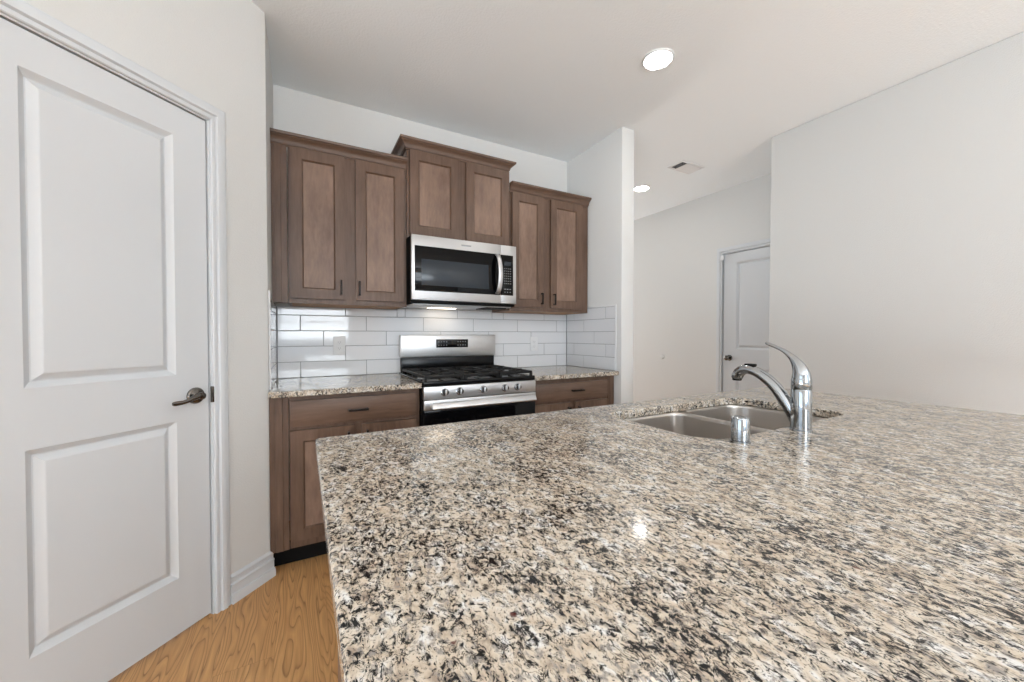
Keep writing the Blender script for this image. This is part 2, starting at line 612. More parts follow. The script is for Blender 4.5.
def casing(name, w, zt, label, rz, loc, reveal=0.012, cw=0.062, jamb=0.02):
    """moulded casing round a door opening, mitred, plus the jamb lining"""
    prof = [(0.0, 0.0), (0.0, 0.010), (0.003, 0.013), (0.014, 0.013), (0.016, 0.0085), (0.019, 0.0085), (0.024, 0.018), (0.040, 0.021), (0.045, 0.0195), (0.048, 0.013), (cw - 0.004, 0.013), (cw, 0.010), (cw, 0.0)]
    bm = bmesh.new()
    x0, x1, z1 = -w - reveal, reveal, zt + reveal
    cols = []
    for (x, z, sx, sz) in ((x1, 0.0, 1, 0), (x1, z1, 1, 1), (x0, z1, -1, 1), (x0, 0.0, -1, 0)):
        cols.append([bm.verts.new((x + sx * d, -h, z + sz * d)) for d, h in prof])
    k = len(prof)
    for a, b in zip(cols, cols[1:]):
        for i in range(k):
            bm.faces.new((a[i], b[i], b[(i + 1) % k], a[(i + 1) % k]))
    bm.faces.new(cols[0]); bm.faces.new(list(reversed(cols[-1])))
    # door stop behind the leaf
    box(bm, 0.0065, reveal, 0.0, 0.09, 0, z1)
    box(bm, x0, -w - 0.0065, 0.0, 0.09, 0, z1)
    box(bm, x0, x1, 0.0, 0.09, zt + 0.0065, z1)
    box(bm, -w + 0.0, -w + 0.012, 0.042, 0.09, 0, zt)
    box(bm, -0.012, 0.0065, 0.042, 0.09, 0, zt)
    box(bm, -w, 0.0, 0.042, 0.09, zt - 0.012, zt + 0.007)
    o = tilted(name, bm, M['white'], rz=rz, loc=loc)
    return struct(o, label, 'trim')


casing('trim_1', DW, DTOP - 0.003, 'white moulded casing round the large pantry door', R45, PO)

# baseboard from the pantry casing to the wall corner, returned into the kitchen
BBP = [(0.0, 0.0), (0.024, 0.0), (0.024, 0.030), (0.020, 0.040), (0.014, 0.042), (0.014, 0.074), (0.0165, 0.078), (0.0165, 0.084), (0.009, 0.088), (0.009, 0.104), (0.0115, 0.108), (0.0115, 0.114), (0.005, 0.122), (0.0, 0.124)]
bm = bmesh.new()
sweep(bm, [(0.0745, 0.0), (CORNER + 0.010, 0.0)], BBP)
struct(tilted('baseboard_pantry', bm, M['white']), 'white stepped baseboard below the angled wall', 'baseboard')
bm = bmesh.new()
sweep(bm, [(XP, YP), (XP2, YP), (XP2, YB + 3.0)], BBP)
struct(obj('baseboard_partition', bm, M['white']), 'white baseboard round the partition end', 'baseboard')
bm = bmesh.new()
sweep(bm, [(XR, YRET), (XR, YREAR)], BBP)
struct(obj('baseboard_right', bm, M['white']), 'white baseboard along the right wall', 'baseboard')

# ------------------------------------------------------------------ hall door in the far wall
d2o = Vector((XF, DY1 - 0.009, 0))
R90 = math.radians(-90)
d2 = thing('door_2', 'white panel door with small round knob in the far hall wall', 'door', d2o, R90)
d2['kind'] = 'structure'
W2D = DY1 - DY0 - 0.018
# here local x runs from the latch side (0) to the right, so the leaf spans 0..W
bm = bmesh.new()
c2 = [(0.135, W2D - 0.135, 1.04, 1.945), (0.135, W2D - 0.135, 0.235, 0.85)]
panel_face(bm, 0, W2D, 0.012, 2.045, 0.004, c2, [(0.003, 0.003), (0.018, 0.0165), (0.022, 0.0165), (0.040, 0.003), (0.043, 0.002)], 0.035)
obj('door_panel', bm, M['white'], d2, local=True, ang=12)
bm = bmesh.new()
lathe(bm, (0.068, 0.004, 0.947), [(0.031, 0.0), (0.031, 0.006), (0.026, 0.011), (0.012, 0.014), (0.011, 0.032), (0.020, 0.038), (0.0265, 0.050), (0.024, 0.062), (0.012, 0.068), (0, 0.069)], 'Y', 28, (True, False))
obj('knob', bm, M['nickel'], d2, local=True)
o = casing('trim_2', W2D, 2.045, 'white casing round the far hall door', R90, d2o + Vector((0, -W2D, 0)))
bm = bmesh.new()
box(bm, XF - 0.030, XF - 0.017, DY1 - 0.026, DY1 + 0.012, 1.985, 2.035, bev=0.003)
tag(obj('door_sensor', bm, M['plastic'], origin=(XF - 0.02, DY1, 2.01)), 'tiny white square sensor at the top corner of the far door', 'sensor')
bm = bmesh.new()
lathe(bm, (0, 0, 0), [(0.028, 0.0), (0.028, 0.004), (0.022, 0.012), (0.010, 0.014), (0.0, 0.0125)], 'Y', 28, (True, False))
o = obj('door_bumper', bm, M['wall'], local=True)
o.location = (XF, 3.339, 0.915); o.rotation_euler = (0, 0, R90)
tag(o, 'small white round bumper on the blank hall wall', 'door bumper')
# low baseboards of the hall
bm = bmesh.new()
sweep(bm, [(XF, YHALL), (XF, DY1 + 0.070)], BBP)
struct(obj('baseboard_far', bm, M['white']), 'white baseboard along the hall wall', 'baseboard')


# ------------------------------------------------------------------ kitchen: cabinets
def pull(parent, x, z, yf, vertical=True, L=0.088):
    """square dark bar pull on two posts"""
    bm = bmesh.new()
    h = L / 2
    w = 0.0055
    if vertical:
        box(bm, x - w, x + w, yf - 0.030, yf - 0.021, z - h, z + h, bev=0.0015)
        for s in (-1, 1):
            box(bm, x - w * 0.8, x + w * 0.8, yf - 0.0225, yf, z + s * (h - 0.006) - 0.005, z + s * (h - 0.006) + 0.005)
    else:
        box(bm, x - h, x + h, yf - 0.030, yf - 0.021, z - w, z + w, bev=0.0015)
        for s in (-1, 1):
            box(bm, x + s * (h - 0.006) - 0.005, x + s * (h - 0.006) + 0.005, yf - 0.0225, yf, z - w * 0.8, z + w * 0.8)
    return obj('handle', bm, M['black_metal'], parent)


CROWN = [(0.0, 0.0), (0.007, 0.0), (0.007, 0.009), (0.012, 0.009), (0.015, 0.016), (0.017, 0.026), (0.026, 0.038), (0.038, 0.045), (0.038, 0.049), (0.046, 0.051), (0.048, 0.056), (0.048, 0.065), (0.0, 0.065)]


def wall_cabinet(label, x0, x1, z0, z1, yface, doors, crown_path, pulls, filler=None, under=None):
    """framed wall cabinet: carcass, face frame, doors with pulls, crown; yface = front of face frame"""
    t = thing('wall_cabinet', label, 'cabinet', ((x0 + x1) / 2, YB, z0), 0, 'brown cabinets above the range wall')
    yb = YB - 0.001
    bm = bmesh.new()
    th = 0.016
    box(bm, x0, x0 + th, yface + 0.018, yb, z0, z1)
    box(bm, x1 - th, x1, yface + 0.018, yb, z0, z1)
    box(bm, x0 + th, x1 - th, yface + 0.018, yb, z1 - th, z1)
    box(bm, x0 + th, x1 - th, yb - 0.006, yb, z0, z1 - th)
    obj('carcass', bm, M['wood'], t, smooth=False)
    bm = bmesh.new()
    box(bm, x0 + th, x1 - th, yface + 0.018, yb - 0.006, z0 + 0.0005, z0 + 0.014)
    obj('bottom_panel', bm, M['wood_raw'], t, smooth=False)
    # face frame: outer ring with stiles, one opening per door
    bm = bmesh.new()
    fx0 = filler if filler is not None else x0
    fr = 0.03
    cells = []
    for (a, b, c, d) in doors:
        cells.append((a + 0.012, b - 0.012, c + 0.012, d - 0.012))
    panel_face(bm, x0, x1, z0, z1, yface, cells, [(0.0, 0.006)], 0.018)
    obj('face_frame', bm, M['wood'], t, smooth=False)
    if filler is not None:
        bm = bmesh.new()
        box(bm, filler, x0 - 0.003, yface - 0.004, yface + 0.016, z0, z1)
        box(bm, filler + 0.014, filler + 0.046, yface - 0.010, yface - 0.004, z0, z1, bev=0.002)
        obj('filler_strip', bm, M['wood'], t, smooth=False)
    for (a, b, c, d), (px, pz) in zip(doors, pulls):
        dr = obj('door', shaker(a, b, c, d, yface - 0.0205), WD, t)
        if px is not None:
            pull(dr, px, pz, yface - 0.0205)
    bm = bmesh.new()
    sweep(bm, crown_path, [(d, z1 - 0.006 + z) for d, z in CROWN])
    obj('crown', bm, M['wood_h'], t)
    return t


YF = 2.526     # face frame of the side wall cabinets
YM = 2.521     # face frame of the middle cabinet
wall_cabinet('brown two door wall cabinet at the far left, above the long counter',
             -0.066, 0.596, 1.371, 2.254, YF,
             [(-0.052, 0.232, 1.399, 2.244), (0.290, 0.578, 1.399, 2.244)],
             [(XL + 0.001, YF), (0.596, YF)],
             [(0.206, 1.470), (0.307, 1.470)], filler=XL + 0.002)
wall_cabinet('short raised brown wall cabinet directly above the microwave',
             0.5985, 1.350, 1.822, 2.391, YM,
             [(0.616, 0.950, 1.842, 2.380), (1.004, 1.336, 1.842, 2.380)],
             [(0.5985, YB - 0.001), (0.5985, YM), (1.336, YM), (1.336, YB - 0.001)],
             [(None, None), (None, None)])
wall_cabinet('narrow brown two door wall cabinet right of the microwave, beside the partition',
             1.354, 2.092, 1.371, 2.254, YF,
             [(1.370, 1.648, 1.399, 2.244), (1.712, 2.020, 1.399, 2.244)],
             [(1.354, YF), (2.092, YF)],
             [(1.622, 1.466), (1.738, 1.466)])


def base_cabinet(label, x0, x1, drawer, doors, fill, dpull, pulls):
    t = thing('base_cabinet', label, 'cabinet', ((x0 + x1) / 2, 2.5, 0), 0, 'brown base cabinets beside the range')
    yf, zt = 2.226, 0.882
    bm = bmesh.new()
    th = 0.016
    box(bm, x0, x0 + th, yf + 0.018, YB - 0.002, 0.11, zt)
    box(bm, x1 - th, x1, yf + 0.018, YB - 0.002, 0.11, zt)
    box(bm, x0 + th, x1 - th, yf + 0.018, YB - 0.002, 0.11, 0.126)
    box(bm, x0 + th, x1 - th, YB - 0.008, YB - 0.002, 0.126, zt)
    box(bm, x0 + th, x1 - th, yf + 0.018, YB - 0.008, zt - 0.016, zt)
    obj('carcass', bm, M['wood'], t, smooth=False)
    obj('toe_kick', box(bmesh.new(), min(x0, fill[0]), max(x1, fill[1]), yf + 0.075, yf + 0.093, 0.001, 0.11), M['black_matte'], t, smooth=False)
    bm = bmesh.new()
    cells = [(a + 0.012, b - 0.012, c + 0.012, d - 0.012) for (a, b, c, d) in doors]
    panel_face(bm, x0, x1, 0.11, zt, yf, cells, [(0.0, 0.006)], 0.018)
    obj('face_frame', bm, M['wood'], t, smooth=False)
    bm = bmesh.new()
    box(bm, fill[0], fill[1], yf - 0.006, yf + 0.016, 0.11, zt)
    fm = (fill[0] + fill[1]) / 2
    box(bm, fm - 0.016, fm + 0.016, yf - 0.012, yf - 0.006, 0.11, zt, bev=0.002)
    obj('filler_strip', bm, M['wood'], t, smooth=False)
    a, b, c, d = drawer
    bm = bmesh.new()
    box(bm, a, b, yf - 0.0205, yf - 0.0005, c, d, bev=0.002)
    dr = obj('drawer', bm, M['wood_h'], t)
    pull(dr, dpull[0], dpull[1], yf - 0.0205, False, 0.10)
    for (a, b, c, d), px in zip(doors, pulls):
        k = obj('door', shaker(a, b, c, d, yf - 0.0205), WD, t)
        pull(k, px, d - 0.075, yf - 0.0205)
    return t


base_cabinet('dark brown base cabinet under the long counter left of the range', -0.060, 0.596,
             (-0.056, 0.574, 0.727, 0.858), [(-0.056, 0.238, 0.150, 0.708), (0.280, 0.574, 0.150, 0.708)],
             (XL + 0.002, -0.063), (0.262, 0.790), (0.212, 0.306))
base_cabinet('dark brown base cabinet right of the range, against the partition', 1.362, 2.040,
             (1.380, 2.026, 0.727, 0.850), [(1.380, 1.684, 0.150, 0.708), (1.722, 2.026, 0.150, 0.708)],
             (2.043, 2.100), (1.735, 0.792), (1.658, 1.748))


# ------------------------------------------------------------------ granite slabs
def rrect(x0, x1, y0, y1, r, n=8):
    """rounded rectangle, counter-clockwise; r = radius or four radii (SW, SE, NE, NW)"""
    rs = r if isinstance(r, (tuple, list)) else (r,) * 4
    out = []
    for (cx, cy, a0), q in zip(((x0, y0, 180), (x1, y0, 270), (x1, y1, 0), (x0, y1, 90)), rs):
        mx = cx + (q if cx == x0 else -q)
        my = cy + (q if cy == y0 else -q)
        for i in range(n + 1):
            a = math.radians(a0 + 90 * i / n)
            out.append((mx + q * math.cos(a), my + q * math.sin(a)))
    return out


def inset_loop(loop, d):
    n = len(loop)
    out = []
    for i in range(n):
        a, b, c = Vector(loop[i - 1]), Vector(loop[i]), Vector(loop[(i + 1) % n])
        t = (c - a).normalized()
        out.append((b.x - t.y * d, b.y + t.x * d))
    return out


def slab(name, outer, z0, z1, mat, hole=None, ease=0.004, parent=None, origin=None):
    bm = bmesh.new()

    def rings(loop, sgn):
        r = []
        for ins, z in ((ease, z0), (0, z0 + ease), (0, z1 - ease), (ease * 0.35, z1 - ease * 0.35), (ease, z1)):
            r.append([bm.verts.new((x, y, z)) for x, y in inset_loop(loop, sgn * ins)])
        for a, b in zip(r, r[1:]):
            quad_ring(bm, a, b)
        return r[0], r[-1]

    loops = [rings(outer, 1)]
    if hole:
        loops.append(rings(hole, -1))
    for k in (0, 1):
        es = []
        for lp in loops:
            vs = lp[k]
            for i in range(len(vs)):
                es.append(bm.edges.get((vs[i], vs[(i + 1) % len(vs)])))
        bmesh.ops.triangle_fill(bm, use_beauty=True, use_dissolve=False, edges=es)
    return obj(name, bm, mat, parent, origin=origin, ang=20)


ZC0, ZC1 = 0.8835, 0.914
tag(slab('countertop', rrect(XL + 0.002, 0.598, 2.170, YB - 0.002, 0.003, 2), ZC0, ZC1, M['granite'], origin=(0.23, 2.5, ZC0)),
    'speckled granite countertop over the base cabinet left of the range', 'countertop', 'granite counters along the back wall')
tag(slab('countertop', rrect(1.356, XP - 0.002, 2.170, YB - 0.002, 0.003, 2), ZC0, ZC1, M['granite'], origin=(1.73, 2.5, ZC0)),
    'short speckled granite countertop between range and partition', 'countertop', 'granite counters along the back wall')

SINK = rrect(0.922, 1.685, 0.618, 1.022, (0.10, 0.06, 0.085, 0.05), 10)
tag(slab('island_countertop', rrect(0.028, 2.176, 0.055, 1.148, (0.012, 0.012, 0.018, 0.012), 5), ZC0, ZC1, M['granite'], SINK, origin=(1.1, 0.6, ZC0)),
    'large speckled granite island countertop in the foreground with sink cutout', 'countertop')

# island base
t = thing('island_cabinet', 'dark brown cabinet under the large granite island', 'cabinet', (1.1, 0.75, 0))
bm = bmesh.new()
for b in ((0.075, 0.093, 0.36, 1.085), (2.115, 2.133, 0.36, 1.085)):
    box(bm, *b, 0.11, ZC0 - 0.001)
box(bm, 0.093, 2.115, 0.36, 0.378, 0.11, ZC0 - 0.001)
box(bm, 0.093, 2.115, 0.378, 1.085, 0.11, 0.128)
obj('carcass', bm, M['wood'], t, smooth=False)
obj('toe_kick', box(bmesh.new(), 0.10, 2.11, 0.40, 1.02, 0.001, 0.11), M['black_matte'], t, smooth=False)
isl = [(0.10, 0.50), (0.52, 0.90), (0.94, 1.28), (1.30, 1.66), (1.70, 2.11)]
bm = bmesh.new()
box(bm, 0.093, 2.115, 1.067, 1.085, 0.128, ZC0 - 0.001)
obj('face_frame', bm, M['wood'], t, smooth=False)
for a, b in isl:
    bm = bmesh.new()
    panel_face(bm, a, b, 0.15, 0.86, 0.0, [(a + 0.056, b - 0.056, 0.206, 0.804)], [(0.0015, 0.003), (0.006, 0.0075), (0.0075, 0.0095)], 0.02)
    bmesh.ops.transform(bm, matrix=Matrix.Translation((2.21, 1.106, 0)) @ Matrix.Rotation(PI, 4, 'Z'), verts=bm.verts[:])
    obj('door', bm, M['wood'], t)

# ------------------------------------------------------------------ sink
sk = thing('double_bowl_sink', 'undermounted steel double bowl sink set in the granite island', 'sink', (1.287, 0.81, ZC0))
XD = 1.316
BL = rrect(0.912, XD - 0.010, 0.609, 1.030, (0.10, 0.05, 0.05, 0.07), 8)
BR = rrect(XD + 0.010, 1.695, 0.609, 1.030, (0.05, 0.09, 0.09, 0.05), 8)
bm = bmesh.new()
zr = ZC0 - 0.0005
tops = []
for lp in (BL, BR):
    prev = None
    for ins, dz in ((0.0, 0.0), (0.003, -0.004), (0.004, -0.012), (0.010, -0.155), (0.016, -0.178), (0.030, -0.192), (0.055, -0.198)):
        zz = zr - 0.0 + dz
        cur = [bm.verts.new((x, y, zz)) for x, y in inset_loop(lp, ins)]
        if prev is None:
            tops.append(cur)
        else:
            quad_ring(bm, prev, cur)
        prev = cur
    bm.faces.new(prev)
outer = [bm.verts.new((x, y, zr)) for x, y in rrect(0.890, 1.717, 0.587, 1.052, 0.05, 8)]
es = [bm.edges.get((l[i], l[(i + 1) % len(l)])) for l in tops for i in range(len(l))]
es += [bm.edges.new((outer[i], outer[(i + 1) % len(outer)])) for i in range(len(outer))]
bmesh.ops.triangle_fill(bm, use_beauty=True, use_dissolve=False, edges=es)
o = obj('basin', bm, M['sink_steel'], sk)
md = o.modifiers.new('thickness', 'SOLIDIFY'); md.thickness = 0.0014; md.offset = -1
for cx in (1.11, 1.49):
    bm = bmesh.new()
    lathe(bm, (cx, 0.83, zr - 0.198), [(0.046, 0.0), (0.046, 0.003), (0.036, 0.004), (0.030, 0.001), (0.010, 0.001), (0.008, 0.006), (0.0, 0.006)], 'Z', 28, (True, False))
    obj('drain', bm, M['chrome'], sk)

# ------------------------------------------------------------------ faucet and air gap
FX, FY = 1.262, 0.574
fc = thing('kitchen_faucet', 'chrome single lever faucet with low arched spout behind the sink', 'faucet', (FX, FY, ZC1))
bm = bmesh.new()
lathe(bm, (FX, FY, ZC1), [(0.0280, 0.0), (0.0280, 0.003), (0.0258, 0.005), (0.0256, 0.06), (0.0252, 0.118), (0.0248, 0.119)], 'Z', 40)
obj('body', bm, M['chrome'], fc)
bm = bmesh.new()
lathe(bm, (FX, FY, ZC1), [(0.0246, 0.1197), (0.0252, 0.121), (0.0248, 0.146), (0.0236, 0.151)], 'Z', 40)
obj('collar', bm, M['chrome'], fc)
bm = bmesh.new()
sp = smooth_path([(FY + 0.006, 0.922, 0.013, 0.016), (FY + 0.020, 0.956, 0.0165, 0.0175), (FY + 0.042, 0.994, 0.018, 0.0175), (FY + 0.072, 1.034, 0.0185, 0.0165), (FY + 0.106, 1.062, 0.019, 0.0155), (FY + 0.136, 1.076, 0.020, 0.015),
                  (FY + 0.160, 1.078, 0.021, 0.0155), (FY + 0.178, 1.068, 0.0205, 0.0165), (FY + 0.186, 1.053, 0.0195, 0.0165), (FY + 0.188, 1.046, 0.0175, 0.015)], 7)
tube(bm, [(FX, s_[0], s_[1]) for s_ in sp], [(s_[2], s_[3]) for s_ in sp], 24, (1, 0, 0))
SPT = obj('spout', bm, M['chrome'], fc)
bm = bmesh.new()
lathe(bm, (FX, FY + 0.187, 1.039), [(0.0125, 0.0), (0.0140, 0.002), (0.0140, 0.009)], 'Z', 28, (False, True))
lathe(bm, (FX, FY + 0.187, 1.039), [(0.0125, 0.0), (0.0105, 0.003), (0.0, 0.0035)], 'Z', 28, (False, False))
obj('aerator', bm, M['black_matte'], SPT)
bm = bmesh.new()
box(bm, FX - 0.010, FX + 0.010, FY + 0.128, FY + 0.160, 1.089, 1.0965, bev=0.003)
obj('spray_button', bm, M['black_matte'], SPT)
bm = bmesh.new()
sp = smooth_path([(FY, 1.064, 0.0238, 0.0238), (FY + 0.001, 1.078, 0.0218, 0.0218), (FY + 0.006, 1.094, 0.0180, 0.0180), (FY + 0.014, 1.109, 0.0140, 0.0135), (FY + 0.026, 1.124, 0.0105, 0.0090), (FY + 0.046, 1.141, 0.0090, 0.0058),
                  (FY + 0.070, 1.153, 0.0090, 0.0048), (FY + 0.090, 1.161, 0.0090, 0.0050), (FY + 0.097, 1.165, 0.006, 0.0036)], 6)
tube(bm, [(FX, s_[0], s_[1]) for s_ in sp], [(s_[2], s_[3]) for s_ in sp], 24, (1, 0, 0))
obj('lever', bm, M['chrome'], fc)

ag = thing('air_gap', 'short chrome dishwasher air gap cap beside the faucet', 'air gap', (0.988, 0.586, ZC1))
bm = bmesh.new()
lathe(bm, (0.988, 0.586, ZC1), [(0.0235, 0.0), (0.0235, 0.004), (0.021, 0.005)], 'Z', 36)
obj('base_ring', bm, M['chrome'], ag)
bm = bmesh.new()
lathe(bm, (0.988, 0.586, ZC1 + 0.005), [(0.0205, 0.0), (0.0215, 0.001), (0.0215, 0.052), (0.0195, 0.058), (0.014, 0.061), (0.0, 0.062)], 'Z', 36, (True, False))
obj('cap', bm, M['chrome'], ag)

# ------------------------------------------------------------------ gas range
rg = thing('gas_range', 'stainless steel and black gas range between the base cabinets', 'range', (0.977, 2.48, 0))
RX0, RX1, RYF = 0.603, 1.350, 2.152
bm = bmesh.new()
box(bm, RX0 + 0.001, RX1 - 0.001, RYF + 0.022, 2.80, 0.03, 0.892, bev=0.002)
for x in (RX0 + 0.05, RX1 - 0.05):
    for y in (2.25, 2.72):
        cyl(bm, (x, y, 0.0155), 0.018, 0.03)
obj('body', bm, M['black'], rg)
bm = bmesh.new()
box(bm, RX0, RX1, RYF + 0.004, 2.805, 0.892, 0.922, bev=0.007, seg=3)
# shallow wells and raised rim of the cooktop
for cx in (0.785, 1.168):
    box(bm, cx - 0.165, cx + 0.165, 2.215, 2.70, 0.9195, 0.9235, bev=0.002)
ck = obj('cooktop', bm, M['black'], rg)
for (bx_, by_, br) in ((0.735, 2.33, 0.045), (0.735, 2.58, 0.036), (0.977, 2.46, 0.040), (1.218, 2.33, 0.052), (1.218, 2.58, 0.034)):
    bm = bmesh.new()
    lathe(bm, (bx_, by_, 0.9236), [(br + 0.012, 0.0), (br + 0.010, 0.006), (br, 0.009), (br, 0.015), (br - 0.006, 0.018), (0, 0.019)], 'Z', 28, (True, False))
    obj('burner', bm, M['iron'], ck)
for gx0, gx1 in ((0.613, 0.854), (0.860, 1.094), (1.100, 1.341)):
    bm = bmesh.new()
    gy0, gy1, zt, zb = 2.185, 2.725, 0.953, 0.937
    w = 0.006
    for y in (gy0, gy1):
        box(bm, gx0, gx1, y - w, y + w, zb, zt, bev=0.003)
    for x in (gx0 + w, gx1 - w):
        box(bm, x - w, x + w, gy0, gy1, zb, zt, bev=0.003)
    gm = (gy0 + gy1) / 2
    box(bm, gx0, gx1, gm - w, gm + w, zb, zt, bev=0.003)
    gc = (gx0 + gx1) / 2
    for yy in ((gy0 + gm) / 2, (gy1 + gm) / 2):
        for (a, b) in ((gx0, gc - 0.03), (gc + 0.03, gx1)):
            box(bm, a, b, yy - w * 0.8, yy + w * 0.8, zb + 0.002, zt + 0.003, bev=0.003)
    for (a, b) in ((gy0, gy0 + 0.10), (gm - 0.10, gm + 0.10), (gy1 - 0.10, gy1)):
        box(bm, gc - w * 0.8, gc + w * 0.8, a, b, zb + 0.002, zt + 0.003, bev=0.003)
    for x in (gx0 + 0.008, gx1 - 0.008):
        for y in (gy0, gm, gy1):
            box(bm, x - 0.007, x + 0.007, y - 0.008, y + 0.008, 0.9222, zb + 0.004)
    obj('grate', bm, M['iron'], rg)
# control panel with five knobs
cp = boxobj('control_panel', (RX0, RX1, RYF, RYF + 0.024, 0.817, 0.8905), M['steel'], rg, bev=0.003)
for kx in (0.726, 0.818, 0.972, 1.120, 1.211):
    bm = bmesh.new()
    lathe(bm, (kx, RYF, 0.856), [(0.0235, 0.0), (0.0235, 0.004), (0.0205, 0.006), (0.0190, 0.020), (0.0165, 0.024), (0.0, 0.0245)], 'Y', 32, (True, False))
    kb = obj('knob', bm, M['chrome'], rg)
    bm = bmesh.new()
    box(bm, kx - 0.0045, kx + 0.0045, RYF - 0.036, RYF - 0.020, 0.856 - 0.0185, 0.856 + 0.0185, bev=0.003)
    obj('grip', bm, M['steel'], kb)
# oven door: black glass with a steel band carrying the handle
bm = bmesh.new()
box(bm, RX0 + 0.002, RX1 - 0.002, RYF + 0.002, RYF + 0.0215, 0.225, 0.754, bev=0.003)
od = obj('oven_door', bm, M['glass_black'], rg)
boxobj('door_band', (RX0 + 0.001, RX1 - 0.001, RYF - 0.002, RYF + 0.0215, 0.755, 0.8135), M['steel'], od, bev=0.003)
bm = bmesh.new()
box(bm, 0.636, 1.322, RYF - 0.056, RYF - 0.042, 0.7665, 0.8045, bev=0.005, seg=3)
bmesh.ops.rotate(bm, cent=(0, RYF - 0.049, 0.785), matrix=Matrix.Rotation(math.radians(-24), 3, 'X'), verts=bm.verts[:])
for x in (0.652, 1.306):
    box(bm, x - 0.014, x + 0.014, RYF - 0.042, RYF - 0.0015, 0.771, 0.799, bev=0.003)
obj('handle', bm, M['steel'], od)
boxobj('drawer', (RX0 + 0.002, RX1 - 0.002, RYF + 0.002, RYF + 0.0215, 0.05, 0.220), M['steel'], rg, bev=0.004)
# back guard with its control display
bg = boxobj('backguard', (RX0 + 0.004, RX1 + 0.004, 2.757, 2.806, 1.026, 1.190), M['steel'], rg, bev=0.008)
boxobj('vent_strip', (RX0 + 0.012, RX1 - 0.006, 2.768, 2.804, 0.920, 1.027), M['black'], rg, bev=0.002)
ds = boxobj('display', (0.866, 1.117, 2.7545, 2.759, 1.095, 1.156), M['display'], bg, bev=0.0015)
bm = bmesh.new()
for zz in (1.138, 1.113):
    for xs_ in ((0.885, 0.905, 0.925, 0.945), (1.035, 1.055, 1.075, 1.095)):
        bm = bmesh.new()
        for xx in xs_:
            box(bm, xx - 0.004, xx + 0.004, 2.7540, 2.7546, zz - 0.0025, zz + 0.0025)
        obj('touch_marks', bm, M['pale_mark'], ds, smooth=False)

# ------------------------------------------------------------------ microwave over the range
mw = thing('microwave', 'stainless steel microwave with black window hung above the gas range', 'microwave', (0.972, 2.6, 1.39))
MX0, MX1, MYF, MZ0, MZ1 = 0.600, 1.346, 2.408, 1.410, 1.8175
bm = bmesh.new()
box(bm, MX0 + 0.002, MX1 - 0.002, MYF + 0.021, 2.826, MZ0 - 0.020, MZ1, bev=0.003)
obj('body', bm, M['black_matte'], mw)
boxobj('underside', (MX0 + 0.02, MX1 - 0.02, MYF + 0.045, 2.80, MZ0 - 0.026, MZ0 - 0.0195), M['steel'], mw, bev=0.002)
boxobj('light_lens', (0.80, 1.00, 2.700, 2.760, MZ0 - 0.0285, MZ0 - 0.0255), M['hood_lamp'], mw, bev=0.001)
bm = bmesh.new()
box(bm, 1.14, 1.30, 2.47, 2.66, MZ0 - 0.032, MZ0 - 0.0255, bev=0.002)
obj('grease_filter', bm, M['black_matte'], mw)
dm = boxobj('door', (MX0, 1.2185, MYF, MYF + 0.022, MZ0, MZ1), M['steel'], mw, bev=0.003)
boxobj('door_glass', (0.620, 1.2175, MYF - 0.0020, MYF + 0.002, 1.467, 1.750), M['glass_black'], dm, bev=0.001)
boxobj('window_screen', (0.662, 1.128, MYF - 0.0032, MYF - 0.0016, 1.503, 1.668), M['glass_grey'], dm, bev=0.0005)
boxobj('badge', (0.930, 1.000, MYF - 0.0012, MYF + 0.001, 1.778, 1.788), M['pale_mark'], dm, bev=0.0005)
bm = bmesh.new()
sp = smooth_path([(1.192, MYF - 0.003, 1.744), (1.196, MYF - 0.022, 1.725), (1.200, MYF - 0.036, 1.68), (1.202, MYF - 0.042, 1.61), (1.200, MYF - 0.036, 1.54), (1.196, MYF - 0.022, 1.495), (1.192, MYF - 0.003, 1.476)], 6)
tube(bm, sp, [(0.0165, 0.006)] * len(sp), 16, (1, 0, 0))
obj('handle', bm, M['steel'], dm)
mp = boxobj('control_panel', (1.2200, MX1, MYF, MYF + 0.022, MZ0, MZ1), M['steel'], mw, bev=0.003)
kp = boxobj('keypad', (1.2210, 1.320, MYF - 0.0020, MYF + 0.002, 1.467, 1.750), M['glass_black'], mp, bev=0.001)
boxobj('clock', (1.250, 1.302, MYF - 0.0026, MYF - 0.0016, 1.676, 1.704), M['glass_grey'], kp, bev=0.0003)
bm = bmesh.new()
for r in range(7):
    for c in range(4):
        xx, zz = 1.252 + c * 0.0155, 1.655 - r * 0.0175
        box(bm, xx - 0.0035, xx + 0.0035, MYF - 0.0025, MYF - 0.0018, zz - 0.002, zz + 0.002)
obj('number_marks', bm, M['pale_mark'], kp, smooth=False)
bm = bmesh.new()
for c in range(3):
    xx = 1.254 + c * 0.021
    box(bm, xx - 0.006, xx + 0.006, MYF - 0.0025, MYF - 0.0018, 1.508, 1.513)
    box(bm, xx - 0.004, xx + 0.004, MYF - 0.0025, MYF - 0.0018, 1.488, 1.492)
obj('key_marks', bm, M['pale_mark'], kp, smooth=False)


